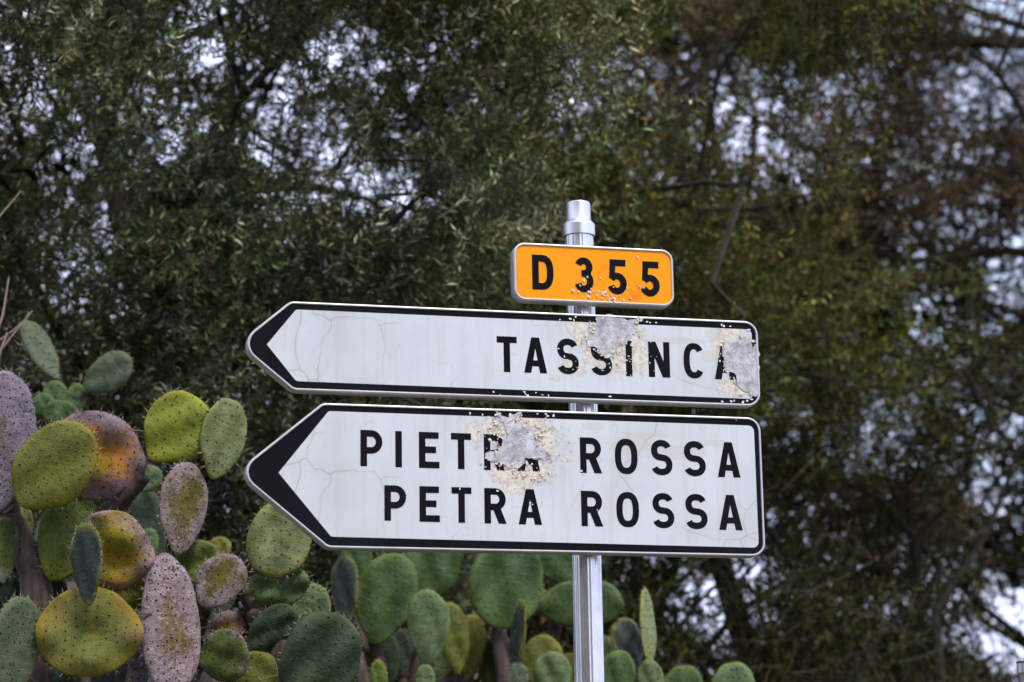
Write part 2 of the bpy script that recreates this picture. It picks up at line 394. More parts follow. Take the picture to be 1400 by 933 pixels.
# ---- route number plate
T0, B0, L0, R0 = 1.699, 1.544, -0.201, 0.233
rs = sign_panel('route_number_sign', 'small orange rounded plate reading D 355 at the top of the post', 'sign', B0,
                [(L0, B0), (R0, B0), (R0, T0), (L0, T0)], [0.03] * 4, white=False)
write(rs, B0, 'D355', [(728, 757), (785.5, 811.5), (830.5, 857), (875.5, 902)], (742, 348.5), (889, 357.5), (742, 395.8), (889, 405.0), 0.0175)
lst = around(820, 401, 26, 8, 34, .5, 1.7) + [(783, 397, 3), (804, 405, 3.4), (805, 399, 2), (838, 408, 3.6), (826, 400, 2.4), (832, 409, 2.2), (852, 410, 1.8), (862, 407, 2), (798, 383, 2.2), (803, 378, 1.6), (875, 391, 1.4), (880, 393, 1.1), (857, 393, 1.3), (872, 351, 1.6), (821, 379, 1.5), (898, 414, 1.6), (780, 410, 1.3)]
lst = [q for q in lst if q[1] < 414]
chips('paint_flakes', spots(B0, [(u + .6, v + .8, s * 1.15) for u, v, s in lst]), 0.0016, M_FLAKE, rs, .5)
chips('paint_chips', spots(B0, [(u, v, s * .8) for u, v, s in lst]), 0.0011, M_CHIP, rs)
clamps(rs, ((T0 - B0) / 2,))
# ---- upper arrow
B1, T1, R1 = 1.283, 1.514, 0.462
tip = S(324, 473.6)[0]; ul = S(397, 411.8)[0]; bl = S(401, 537)[0]; zm = (T1 + B1) / 2
a1 = sign_panel('direction_sign', 'narrow white left-pointing arrow sign reading TASSINCA, paint peeled in two patches', 'sign', B1,
                [(bl, B1), (R1, B1), (R1, T1), (ul, T1), (tip, zm)], [.03, .036, .036, .03, .046],
                [S(405, 521), S(1030.5, 545.5), S(1028, 450.5), S(405, 423), S(365, 470.8)], [.012, .014, .014, .012, .002],
                [('cream', 792, 452, 16, 20), ('cream', 815, 478, 20, 24), ('cream', 852, 492, 28, 22), ('cream', 873, 482, 16, 30), ('cream', 782, 500, 16, 14),
                 ('cream', 1000, 455, 18, 10), ('cream', 984, 474, 8, 20), ('cream', 1006, 528, 22, 14), ('stain', 930, 466, 42, 5), ('stain', 978, 458, 15, 10), ('stain', 970, 487, 14, 9), ('cream', 760, 517, 8, 4)], True)
write(a1, B1, 'TASSINCA', [(679.6, 707), (716.6, 748), (761.6, 791.5), (807.6, 837), (856, 864.5), (887, 916), (935, 963.3), (977, 1007)],
      (693, 460), (991, 470.6), (693, 508.6), (991, 518.8), 0.0168)
c2 = lambda L, s, ox, oy: [(ox + x / s, oy + y / s) for x, y in L]
M1 = c2([(370, 78), (745, 92), (752, 220), (690, 270), (650, 340), (580, 350), (560, 400), (480, 465), (420, 440), (370, 370), (290, 360), (280, 300), (310, 240), (300, 200), (370, 165)], 6.664, 760, 420)
M2 = c2([(625, 290), (645, 262), (760, 270), (800, 215), (860, 205), (905, 240), (930, 320), (950, 290), (972, 300), (984, 790), (930, 800), (870, 760), (800, 720), (775, 660), (765, 600), (660, 560), (650, 430), (630, 370)], 7.18, 900, 430)
loc = lambda P, zb: [(S(*p)[0], S(*p)[1] - zb) for p in P]
patch('bare_metal_patch', fractal(loc(M1, B1), 4, .22), 0.0012, M_BARE, a1)
patch('bare_metal_patch', fractal(loc(M2, B1), 4, .20), 0.0012, M_BARE, a1)
edge = lambda P, n, j, s0, s1: [(P[i][0] * (1 - t) + P[(i + 1) % len(P)][0] * t + random.gauss(0, j), P[i][1] * (1 - t) + P[(i + 1) % len(P)][1] * t + random.gauss(0, j), random.uniform(s0, s1))
                                 for i, t in [(random.randrange(len(P)), random.random()) for _ in range(n)]]
clean = lambda L, y0, x1: [q for q in L if q[1] > y0 + (q[0] - 700) * .038 and q[0] < x1]
fl = clean(edge(M1, 40, 4, 1.2, 3.6) + edge(M2, 34, 3, 1.2, 3.6) + around(850, 490, 26, 24, 30, .8, 2.4), 429, 1032)
chips('paint_flakes', spots(B1, fl), 0.0009, M_FLAKE, a1, .55)
wh = around(815, 490, 60, 26, 60, .4, 1.6) + around(870, 495, 30, 30, 30, .4, 1.5) + around(990, 500, 30, 40, 34, .4, 1.4) + [(u, v, s) for u, v, s in (
    (675, 536, 1.6), (684, 540, 1.2), (717, 536, 2), (722, 541, 2.4), (719, 539, 1.5), (733, 537, 1.4), (742, 540, 1.4), (750, 540.5, 1.6), (834, 542, 2.2), (988, 549, 2), (1000, 549, 2.4), (1004, 548, 1.6), (1016, 550, 2.4), (1022, 548, 2), (1028, 546, 2),
    (780, 436, 2.6), (787, 433, 2.8), (785, 438, 1.8), (766, 437, 1.6), (885, 440, 1.8), (889, 441, 1.8), (897, 441, 1.6), (987, 444, 2.2), (990, 446, 2), (999, 446, 1.5), (1024, 451, 2.6), (1028, 472, 2), (520, 419, 1), (543, 420, 1.2), (569, 422, 1))]
chips('paint_chips', spots(B1, clean(wh, 428, 1032)), 0.0015, M_CHIP, a1)
clamps(a1, (.06, .17))
# ---- lower arrow
B2, T2, R2 = 0.886, 1.254, 0.459
tip = S(322.5, 650)[0]; ul = S(441, 551)[0]; bl = S(448, 749.3)[0]; zm = S(319, 645)[1]
a2 = sign_panel('direction_sign', 'broad white left-pointing arrow sign reading PIETRA ROSSA and PETRA ROSSA', 'sign', B2,
                [(bl, B2), (R2, B2), (R2, T2), (ul, T2), (tip, zm)], [.03, .036, .036, .03, .044],
                [S(453, 733.8), S(1038, 749), S(1031, 582), S(449.5, 562), S(381, 646.2)], [.012, .016, .016, .012, .002],
                [('cream', 672, 590, 14, 24), ('cream', 742, 598, 22, 24), ('cream', 720, 645, 36, 18), ('cream', 690, 648, 24, 12), ('cream', 648, 592, 9, 18), ('cream', 728, 575, 24, 8), ('cream', 704, 668, 18, 8),
                 ('stain', 812, 583, 19, 6), ('stain', 862, 608, 34, 13), ('stain', 930, 618, 40, 11), ('stain', 880, 594, 34, 4), ('stain', 975, 606, 26, 5), ('cream', 775, 627, 7, 6)], True)
write(a2, B2, 'PIETRAROSSA', [(493, 523), (540.5, 550), (573, 601), (617, 644.4), (662, 690.5), (707.6, 738.5), (793.4, 823), (841, 872), (890, 919.5), (935, 965), (981, 1012)],
      (493, 587.6), (1012, 605.2), (493, 637.2), (1012, 653), 0.0168)
write(a2, B2, 'PETRAROSSA', [(525.8, 555.6), (573.8, 601.5), (617.8, 645), (662.6, 692.7), (709, 741), (795, 824.6), (843, 874), (892, 922), (937, 967.5), (983, 1015)],
      (526, 663.2), (1015, 677.2), (526, 711.8), (1015, 725.2), 0.0168)
M3 = c2([(385, 72), (625, 88), (600, 140), (560, 160), (555, 200), (640, 250), (700, 215), (790, 290), (770, 360), (790, 420), (880, 480), (890, 520), (830, 535), (750, 520), (650, 510), (650, 560), (590, 605), (500, 600), (470, 570), (400, 550), (340, 540), (290, 500), (300, 460), (420, 440), (440, 380), (480, 310), (460, 200), (410, 130)], 6.667, 620, 550)
patch('bare_metal_patch', fractal(loc(M3, B2), 4, .17), 0.0012, M_BARE, a2)
fl = edge(M3, 60, 4, 1.2, 3.8) + around(675, 588, 14, 14, 26, 1.2, 3.2) + around(740, 585, 26, 14, 34, 1, 3) + around(718, 652, 34, 14, 44, .8, 2.6) + around(755, 615, 22, 26, 20, .8, 2)
fl = [q for q in fl if q[1] > 566]
chips('paint_flakes', spots(B2, fl), 0.0009, M_FLAKE, a2, .6)
wh = around(690, 600, 40, 22, 40, .4, 1.3) + around(710, 650, 40, 26, 40, .4, 1.2) + [(643, 565, 2), (660, 567, 1.8), (668, 570, 1.6), (698, 567, 2.6), (735, 566, 1.6), (746, 566, 1.8), (757, 568, 2.4), (629, 668, 1.7), (680, 671, 1.8), (725, 688, 2.4), (728, 690, 1.5), (795, 644, 2), (798, 648, 1.8), (817, 697, 1.4), (1007, 574.5, 1)]
chips('paint_chips', spots(B2, [q for q in wh if q[1] > 563]), 0.0015, M_CHIP, a2)
clamps(a2, (.08, .29))

# ------------------------------------------------------------------ prickly pears
def k_(c, f=.56):
    g_ = sum(c) / 3; return tuple(max(.004, (g_ + (x - g_) * 1.34) * f) for x in c)
def pad_mat(name, c1, c2, edge=None, edge_amt=.0, cork=0.0, cork_col=(0.46, 0.40, 0.44), orange=0.0, spec=.35):
    m = NT(name); co = m.obj(); oi = m.n('ShaderNodeObjectInfo').outputs['Random']
    off = m.n('ShaderNodeVectorMath', operation='MULTIPLY_ADD'); cmb = m.n('ShaderNodeCombineXYZ')
    m.l(oi, cmb.inputs[0]); m.l(oi, cmb.inputs[2]); m.l(cmb.outputs[0], off.inputs[0]); off.inputs[1].default_value = (31, 17, 23); m.l(co, off.inputs[2]); co = off.outputs[0]
    at_ = m.n('ShaderNodeAttribute'); at_.attribute_name = 'rim'; rim = at_.outputs['Fac']
    a = m.noise(co, 7, 6, .6); b = m.noise(co, 45, 7, .65); c = m.noise(co, 210, 4, .7)
    c1, c2 = k_(c1), k_(c2); edge = k_(edge, .7) if edge else edge; cork_col = k_(cork_col, .68)
    base = m.mix(m.rng(a, .38, .64), c4(c1), c4(c2)); base = m.mix(m.math('MULTIPLY', m.rng(b, .45, .66), .5), base, c4([x * .5 for x in c1]))
    # pale waxy bloom streaks and brown scars
    base = m.mix(m.math('MULTIPLY', m.rng(m.noise(co, 18, 3, .5, 1.5), .56, .72), .4), base, c4([min(1, x * 1.35 + .02) for x in c2]))
    base = m.mix(m.math('MULTIPLY', m.rng(m.noise(co, 26, 8, .75), .62, .67), .8), base, (0.055, 0.032, 0.018, 1))
    if edge: base = m.mix(m.math('MULTIPLY', m.rng(m.math('ADD', rim, m.math('MULTIPLY', m.math('SUBTRACT', a, .5), .5)), .80, 1.03), edge_amt * .8), base, c4(edge))
    rough = 0.5
    if orange:
        base = m.mix(m.math('MULTIPLY', m.rng(m.noise(co, 9, 5, .6), .46, .6), orange), base, (0.50, 0.19, 0.025, 1))
    if cork:
        d = m.noise(co, 22, 8, .72); e = m.noise(co, 150, 6, .82, .2)
        mp3 = m.n('ShaderNodeMapping'); mp3.inputs['Scale'].default_value = (26, 6, 26); m.l(co, mp3.inputs[0]); st = m.noise(mp3.outputs[0], 1.0, 7, .7)
        k = m.math('ADD', m.math('MULTIPLY', rim, .34), m.math('ADD', m.math('MULTIPLY', a, .55), m.math('MULTIPLY', st, .60)))
        th = 1.10 - 0.50 * cork
        msk = m.rng(m.math('ADD', k, m.math('MULTIPLY', m.math('SUBTRACT', e, .5), .75)), th - .05, th + .09)
        cc = m.mix(m.rng(e, .40, .64), c4([x * .45 for x in cork_col]), c4([x * 1.1 for x in cork_col])); cc = m.mix(m.rng(d, .46, .62), cc, c4([x * .5 for x in cork_col]))
        base = m.mix(m.math('MULTIPLY', msk, .94), base, cc)
        dk = m.math('MULTIPLY', m.rng(m.noise(co, 42, 9, .82), .545, .60), m.rng(k, th - .15, th + .2)); base = m.mix(m.math('MULTIPLY', dk, .93), base, (0.016, 0.012, 0.016, 1))
        rough = 0.85
    m.set(Base_Color=base, Roughness=rough, Specular_IOR_Level=spec); mw = m.n('ShaderNodeMapping'); mw.inputs['Scale'].default_value = (9, 30, 9); m.l(co, mw.inputs[0]); wr = m.noise(mw.outputs[0], 1.0, 4, .55, .8)
    m.bump(m.math('ADD', m.math('MULTIPLY', wr, 1.2), m.math('ADD', m.math('MULTIPLY', b, 1.2), c)), .8 if cork else .55, .006)
    return m.m
MP = dict(
    green=pad_mat('pad_green', (0.105, 0.155, 0.032), (0.165, 0.21, 0.045), (0.30, 0.28, 0.04), .55),
    bright=pad_mat('pad_bright_green', (0.25, 0.31, 0.055), (0.34, 0.38, 0.08), (0.37, 0.34, 0.06), .6),
    olive=pad_mat('pad_olive', (0.145, 0.165, 0.026), (0.225, 0.23, 0.042), (0.30, 0.26, 0.04), .7),
    pale=pad_mat('pad_pale_green', (0.27, 0.32, 0.15), (0.36, 0.41, 0.21), (0.36, 0.34, 0.07), .7),
    grey=pad_mat('pad_grey_green', (0.125, 0.165, 0.10), (0.19, 0.23, 0.15), (0.30, 0.30, 0.10), .3),
    dark=pad_mat('pad_dark_green', (0.030, 0.058, 0.028), (0.048, 0.085, 0.036), (0.10, 0.13, 0.04), .5),
    slate=pad_mat('pad_slate_green', (0.050, 0.068, 0.055), (0.075, 0.095, 0.075), (0.28, 0.28, 0.04), .9),
    mid=pad_mat('pad_mid_green', (0.060, 0.115, 0.036), (0.10, 0.165, 0.05), (0.19, 0.25, 0.07), .6),
    sage=pad_mat('pad_sage_green', (0.125, 0.19, 0.08), (0.18, 0.25, 0.115), (0.26, 0.32, 0.12), .6),
    yellow=pad_mat('pad_yellow', (0.31, 0.31, 0.05), (0.46, 0.39, 0.07), (0.36, 0.20, 0.03), .4, .50, (0.60, 0.47, 0.47), .40),
    yellowg=pad_mat('pad_yellow_green', (0.20, 0.225, 0.07), (0.29, 0.30, 0.11), (0.38, 0.30, 0.05), .8, .22, (0.40, 0.25, 0.17), .18),
    cork=pad_mat('pad_corky', (0.18, 0.17, 0.05), (0.25, 0.20, 0.07), (0.30, 0.2, 0.1), .4, .66, (0.58, 0.47, 0.49)),
    lilac=pad_mat('pad_corky_lilac', (0.20, 0.17, 0.15), (0.27, 0.22, 0.2), (0.3, 0.25, 0.25), .4, .98, (0.46, 0.39, 0.47)),
    white=pad_mat('pad_corky_white', (0.26, 0.19, 0.08), (0.33, 0.24, 0.12), (0.4, 0.3, 0.25), .4, .84, (0.74, 0.62, 0.65)),
    orange=pad_mat('pad_lichen_orange', (0.38, 0.29, 0.05), (0.42, 0.26, 0.045), (0.3, 0.2, 0.12), .5, .60, (0.46, 0.37, 0.42), .9),
    greencork=pad_mat('pad_green_corky_rim', (0.075, 0.115, 0.03), (0.115, 0.15, 0.04), (0.3, 0.25, 0.2), .4, .30, (0.48, 0.40, 0.42)),
)
m = NT('areole'); m.set(Base_Color=(0.022, 0.014, 0.010, 1), Roughness=.9); M_AREOLE = m.m
m = NT('spine'); m.set(Base_Color=(0.50, 0.47, 0.38, 1), Roughness=.5); M_SPINE = m.m
m = NT('cactus_stem'); co = m.obj(); a = m.noise(co, 30, 7, .7); mpn = m.n('ShaderNodeMapping'); mpn.inputs['Scale'].default_value = (50, 50, 5); m.l(co, mpn.inputs[0]); b = m.noise(mpn.outputs[0], 1.2, 5)
m.set(Base_Color=m.mix(m.rng(b, .35, .65), (0.028, 0.02, 0.015, 1), (0.10, 0.072, 0.058, 1)), Roughness=.9); m.bump(a, .7, .008); M_STEM = m.m

def make_pad(parent, base, tipp, wpx, Y, yaw=0, lean=0, mat='green', egg=.35, thick=None, spines=1.0, curl=0.0, dY=0.0, notch=0.0):
    """pad from its base to its tip; base and tip are photo points on the plant's own distance Y"""
    p0 = at(*base, Y); p1 = at(*tipp, Y + dY); L = (p1 - p0).length; mid = (p0 + p1) / 2
    sc_ = Y / FPX; Wv = wpx * sc_
    yv = (p1 - p0).normalized(); zv = -(mid - CAM).normalized(); zv = (zv - yv * zv.dot(yv)).normalized(); xv = yv.cross(zv)
    T = thick if thick else max(.013, min(.026, .10 * Wv + .008))
    cy = abs(math.cos(R(yaw))); Wd = max(Wv * .6, (Wv - T * abs(math.sin(R(yaw))) * .8) / max(cy, .22))
    rot = Matrix.Rotation(R(yaw), 3, yv); xv = rot @ xv; zv = rot @ zv
    rl = Matrix.Rotation(R(lean), 3, xv); yv2 = rl @ yv; zv = rl @ zv
    if lean: L /= max(.5, math.cos(R(lean)))
    M = Matrix(((xv.x, yv2.x, zv.x, mid.x), (xv.y, yv2.y, zv.y, mid.y), (xv.z, yv2.z, zv.z, mid.z), (0, 0, 0, 1)))
    ph = [random.uniform(0, 6.28) for _ in range(6)]; am = [random.uniform(.3, 1) for _ in range(6)]
    kink = random.uniform(-1, 1) * .04
    def outline(th):
        s, c = math.sin(th), -math.cos(th); t = (c + 1) / 2
        x = Wd / 2 * s * (1 + egg * (t - .5)) * (1 - .28 * max(0, .28 - t) / .28); y = L / 2 * c
        j = 1 + .022 * am[0] * math.sin(3 * th + ph[0]) + .016 * am[1] * math.sin(5 * th + ph[1]) + .008 * am[2] * math.sin(9 * th + ph[2])
        if notch: j -= notch * math.exp(-((th - math.pi) / .22) ** 2)
        return x * j + kink * L * (t - .5) ** 2 * 2, y * j
    def surf(r, th, side):
        x, y = outline(th); x *= r; y *= r; t = (y / L + .5)
        z = side * T / 2 * max(0, 1 - r ** 7) ** .5 * (.75 + .25 * t) * (1 - .10 * r * r)
        wob = .012 * am[3] * math.sin(9 * x / Wd * 1.3 + ph[3]) * math.sin(7 * y / L + ph[4]) * (Wd / .2) + .10 * curl * (y / L) ** 2 * L + .05 * am[5] * math.sin(ph[5]) * (x / Wd) ** 2 * Wd
        rid = .0012 * math.sin(28 * y / L + 4 * x / Wd + ph[1]) * am[4] * (1 - r)
        return (x, y, z + wob + rid * side)
    NA, NR = 52, 9; V = []; rims = []; F = []
    rr = [math.sin((k + 1) / NR * math.pi / 2) ** .9 for k in range(NR)]; rr[-1] = 1.0
    V.append(surf(0, 0, 1)); rims.append(0.)
    for k in range(NR):
        for i in range(NA): V.append(surf(rr[k], 2 * math.pi * i / NA, 1)); rims.append(rr[k])
    V.append(surf(0, 0, -1)); bc = len(V) - 1; rims.append(0.)
    for k in range(NR - 1):
        for i in range(NA): V.append(surf(rr[k], 2 * math.pi * i / NA, -1)); rims.append(rr[k])
    fr = lambda k, i: 1 + k * NA + i % NA
    bk = lambda k, i: (bc + 1 + k * NA + i % NA) if k < NR - 1 else fr(NR - 1, i)
    for i in range(NA):
        F.append((0, fr(0, i), fr(0, i + 1))); F.append((bc, bk(0, i + 1), bk(0, i)))
        for k in range(NR - 1):
            F.append((fr(k, i), fr(k + 1, i), fr(k + 1, i + 1), fr(k, i + 1))); F.append((bk(k, i), bk(k, i + 1), bk(k + 1, i + 1), bk(k + 1, i)))
    pl = parent.matrix_basis.inverted()
    o = mesh_obj('pad', V, F, MP[mat], parent); o.matrix_basis = pl @ M
    a_ = o.data.attributes.new('rim', 'FLOAT', 'POINT'); a_.data.foreach_set('value', rims)
    # areoles in diagonal rows, spines in tufts
    sp = .027; AV, AF, SV, SF = [], [], [], []
    def dot(p, n, r):
        b0 = len(AV); n = Vector(n).normalized(); t = n.orthogonal().normalized(); bt = n.cross(t); P_ = Vector(p)
        for k in range(5): AV.append(P_ + (t * math.cos(k * 1.2566) + bt * math.sin(k * 1.2566)) * r - n * .0005)
        AV.append(P_ + n * r * .9)
        for k in range(5): AF.append((b0 + k, b0 + (k + 1) % 5, b0 + 5))
    def spine(p, d, ln):
        b0 = len(SV); d = Vector(d).normalized(); t = d.orthogonal().normalized(); bt = d.cross(t); P_ = Vector(p); r = .0005
        for k in range(3): SV.append(P_ + (t * math.cos(k * 2.094) + bt * math.sin(k * 2.094)) * r)
        SV.append(P_ + d * ln)
        for k in range(3): SF.append((b0 + k, b0 + (k + 1) % 3, b0 + 3))
    far = Y > 7.1
    ny = int(L / sp) + 1; nxx = int(Wd / sp) + 1
    for side in (1, -1):
        for iy in range(ny + 1):
            for ix in range(nxx + 1):
                x = (ix - nxx / 2 + (.5 if iy % 2 else 0)) * sp + random.gauss(0, .0014); y = (iy - ny / 2) * sp + random.gauss(0, .0014)
                th = math.atan2(x, -y) % 6.2832; ox, oy = outline(th); ro = math.hypot(ox, oy)
                r = math.hypot(x, y) / max(ro, 1e-6)
                if r > .93: continue
                p = surf(r, th, side); n = Vector((x * .5 * r, y * .5 * r, side * .12))
                dot(p, n, random.uniform(.0024, .0038))
                for _ in range(random.choice((0, 0, 1, 0)) if not far else 1):
                    if random.random() < spines: spine(p, n.normalized() + Vector((random.gauss(0, .5), random.gauss(-.1, .5), 0)), random.uniform(.004, .011) * (1.2 if far else 1))
    nr = int((L + Wd) * 1.45 / (.013 if far else .015))
    for i in range(nr):
        th = 2 * math.pi * (i + random.uniform(-.2, .2)) / nr; x, y = outline(th); p = surf(.995, th, random.choice((1, -1)))
        if y < -L * .42: continue
        n = Vector((x, y, random.gauss(0, .02))); dot(p, n, random.uniform(.0024, .0038))
        for _ in range(random.randint(1, 3) if not far else 3):
            if random.random() < spines: spine(p, n.normalized() + Vector((random.gauss(0, .45), random.gauss(0, .45), random.gauss(0, .6))), random.uniform(.008, .024) * (.45 if far else 1))
    if AV: mesh_obj('areoles', AV, AF, M_AREOLE, o, smooth=False, kind='stuff')
    if SV: mesh_obj('spines', SV, SF, M_SPINE, o, smooth=False, kind='stuff')
    return o
def tube(path, radii, n=8):
    V, F = [], []; P = [Vector(p) for p in path]; up = Vector((0.3, 1, .2))
    for i, p in enumerate(P):
        d = (P[min(i + 1, len(P) - 1)] - P[max(i - 1, 0)]).normalized(); t = d.cross(up).normalized(); b = d.cross(t)
        for k in range(n): V.append(p + (t * math.cos(6.2832 * k / n) + b * math.sin(6.2832 * k / n)) * radii[i])
    for i in range(len(P) - 1):
        for k in range(n): F.append((i * n + k, i * n + (k + 1) % n, (i + 1) * n + (k + 1) % n, (i + 1) * n + k))
    F.append(tuple(range((len(P) - 1) * n, len(P) * n)))
    return V, F
def stem(plant, pts, radii, name='stem'):
    inv = plant.matrix_basis.inverted(); P = [inv @ Vector(p) for p in pts]
    Q, r = [], []
    for i in range(len(P) - 1):
        for k in range(4):
            t = k / 4; j = Vector((random.gauss(0, .006), random.gauss(0, .006), 0)) if (i or k) else Vector()
            Q.append(P[i].lerp(P[i + 1], t) + j); r.append((radii[i] * (1 - t) + radii[i + 1] * t) * random.uniform(.93, 1.07))
    Q.append(P[-1]); r.append(radii[-1]); V, F = tube(Q, r, 10)
    return mesh_obj(name, V, F, M_STEM, plant)
def plant(label, u, Y, group='prickly pear clumps on the bank'):
    p = at(u, 933, Y); o = empty('prickly_pear', (p.x, Y, gz(p.x, Y) - .03)); tag(o, label, 'cactus', group); bpy.context.view_layer.update(); return o
def P(pl, Y, rows):
    for r in rows:
        make_pad(pl, r[0], r[1], r[2], Y + r[3], mat=r[4], **(r[5] if len(r) > 5 else {}))

# near clump: tall corky-stemmed plant beside the arrow tips
c1 = plant('prickly pear with corky lilac and lichen-orange old pads, growing beside the arrow tips', 150, 6.62)
YN = 6.6
P(c1, YN, [
    ((28, 693), (118, 584), 106, -.06, 'olive', dict(egg=.12, yaw=-8)),
    ((200, 640), (66, 606), 124, .02, 'orange', dict(egg=.1)),
    ((-8, 700), (8, 508), 100, -.02, 'lilac', dict(egg=.1, yaw=10)),
    ((206, 628), (278, 548), 98, .0, 'bright', dict(egg=.32, yaw=-6)),
    ((292, 655), (317, 545), 66, .03, 'pale', dict(egg=.25, yaw=32)),
    ((244, 758), (257, 631), 68, .0, 'cork', dict(egg=.2, yaw=24)),
    ((238, 965), (228, 756), 84, .0, 'white', dict(egg=-.05, yaw=8, thick=.05)),
    ((74, 796), (112, 674), 84, .05, 'green', dict(egg=.25)),
    ((212, 768), (98, 742), 112, -.02, 'yellow', dict(egg=.25, yaw=-10)),
    ((123, 828), (116, 714), 46, -.10, 'slate', dict(egg=.2, yaw=-52)),
    ((199, 866), (50, 862), 124, -.05, 'yellowg', dict(egg=.25, yaw=6, notch=.0)),
    ((0, 972), (36, 815), 72, -.07, 'grey', dict(egg=.3, yaw=30)),
    ((70, 830), (62, 788), 54, .10, 'dark', dict(egg=.1)),
    ((2, 798), (8, 706), 40, .0, 'greencork', dict(yaw=30)),
    ((28, 750), (30, 690), 34, .10, 'pale', dict(egg=.2)),
    ((250, 806), (290, 744), 70, .08, 'green', dict(egg=.3)),
    ((274, 828), (326, 762), 66, .01, 'cork', dict(egg=.2, yaw=-14)),
    ((270, 906), (340, 888), 72, .03, 'greencork', dict(egg=.2)),
    ((290, 880), (330, 842), 46, .10, 'orange', dict()),
    ((362, 960), (340, 892), 64, .08, 'olive', dict()),
    ((160, 830), (196, 790), 60, .09, 'olive', dict()),
    ((190, 960), (194, 860), 30, .07, 'lilac', dict(yaw=35)),
    ((40, 1010), (100, 915), 80, .06, 'dark', dict()),
    ((-20, 830), (30, 800), 60, .12, 'dark', dict()),
])
b = Vector((c1.location.x, c1.location.y, c1.location.z)); q = lambda u, v, dy=.03: at(u, v, YN + dy)
stem(c1, [b, b.lerp(q(236, 960), .6) + Vector((.03, 0, 0)), q(236, 950, .01)], [.10, .075, .05])
stem(c1, [b + Vector((-.1, .02, -.02)), q(60, 1010, .09), q(46, 770, .09)], [.08, .06, .042])
stem(c1, [b + Vector((-.1, .02, -.02)), q(10, 1020, .04), q(4, 950, -.04)], [.07, .05, .03])
stem(c1, [q(46, 780, .09), q(20, 720, .06), q(8, 690, .01)], [.042, .035, .03])
stem(c1, [q(60, 900, .09), q(120, 870, .05)], [.04, .03])
stem(c1, [q(50, 760, .09), q(150, 700, .08), q(196, 650, .04)], [.035, .03, .025])
stem(c1, [q(234, 960, .06), q(262, 905, .05), q(274, 900, .04)], [.04, .03, .02])
stem(c1, [b + Vector((.05, .05, 0)), q(330, 1000, .12), q(352, 950, .09)], [.07, .05, .03])

c2_ = plant('prickly pear with stacked pale and dark green pads half hidden by the lower arrow point', 420, 6.7)
YF = 6.66
P(c2_, YF, [
    ((404, 668), (366, 790), 88, -.01, 'pale', dict(egg=.30, yaw=12)),
    ((332, 812), (423, 794), 58, .01, 'sage', dict(egg=.1, yaw=4)),
    ((338, 890), (402, 832), 52, .02, 'dark', dict(egg=.3, yaw=8)),
    ((404, 975), (466, 840), 104, -.03, 'dark', dict(egg=.3)),
    ((405, 885), (438, 800), 52, .35, 'sage', dict(egg=.3)),
])
b = Vector(c2_.location); q = lambda u, v, dy=.03: at(u, v, YF + dy)
stem(c2_, [b, q(392, 1010, .08), q(382, 870, .07), q(350, 850, .05), q(336, 812, .03)], [.09, .06, .042, .03, .022])
stem(c2_, [b + Vector((.02, 0, 0)), q(404, 960, -.02)], [.08, .035])
stem(c2_, [q(384, 880, .07), q(408, 880, .33)], [.035, .022])

c3 = plant('small prickly pear with grey-green budding pads rising behind the corky lilac pad', 90, 7.35)
P(c3, 7.35, [
    ((78, 518), (34, 438), 38, 0, 'grey', dict(egg=.1, yaw=20)),
    ((117, 534), (178, 488), 50, 0, 'grey', dict(egg=.2)),
    ((80, 572), (74, 520), 34, .0, 'mid', dict()),
    ((62, 572), (58, 538), 32, -.03, 'mid', dict()),
    ((96, 575), (108, 525), 30, .02, 'mid', dict()),
    ((78, 590), (90, 548), 50, -.05, 'mid', dict()),
    ((190, 672), (216, 640), 34, .0, 'sage', dict()),
    ((205, 765), (203, 722), 26, .0, 'sage', dict()),
    ((300, 765), (302, 734), 30, .0, 'olive', dict()),
    ((84, 700), (82, 575), 80, .03, 'dark', dict()),  # this and the next hidden pads: dark colour stands in for shade between pads
    ((90, 820), (84, 690), 80, .05, 'dark', dict()),
    ((200, 800), (196, 664), 60, .06, 'dark', dict()),
    ((300, 850), (300, 760), 50, .06, 'dark', dict()),
])
b = Vector(c3.location); q = lambda u, v, dy=.05: at(u, v, 7.35 + dy)
stem(c3, [b, q(90, 900), q(90, 800)], [.1, .07, .04])
stem(c3, [b + Vector((.1, 0, 0)), q(190, 960, .08), q(200, 790, .07)], [.09, .06, .03])
stem(c3, [b + Vector((.15, 0, 0)), q(280, 980, .08), q(300, 840, .07)], [.08, .05, .03])
stem(c3, [q(84, 580), q(117, 536, .02)], [.02, .012])

c4_ = plant('soft green prickly pear with tall rounded pads beneath the middle of the lower arrow sign', 540, 7.75)
YM = 7.75
P(c4_, YM, [
    ((474, 852), (470, 760), 42, -.05, 'slate', dict(egg=.15, yaw=-40)),
    ((508, 880), (544, 756), 82, -.02, 'mid', dict(egg=.2)),
    ((588, 910), (585, 806), 58, -.12, 'sage', dict(egg=.35)),
    ((486, 800), (487, 735), 44, .15, 'mid', dict()),
    ((588, 828), (594, 715), 76, .10, 'mid', dict(egg=.3)),
    ((628, 922), (612, 822), 44, .0, 'olive', dict()),
    ((500, 965), (490, 884), 46, .05, 'olive', dict()),
    ((528, 945), (524, 862), 42, .12, 'dark', dict()),
    ((556, 930), (550, 860), 40, .14, 'slate', dict()),
    ((518, 960), (517, 902), 24, -.2, 'green', dict()),
    ((582, 960), (581, 908), 26, -.2, 'sage', dict()),
    ((640, 930), (650, 840), 36, .12, 'olive', dict()),
    ((476, 950), (456, 862), 58, .22, 'mid', dict()),
    ((612, 965), (606, 884), 58, .16, 'sage', dict()),
    ((540, 850), (562, 768), 62, .24, 'sage', dict()),
])
b = Vector(c4_.location); q = lambda u, v, dy=.06: at(u, v, YM + dy)
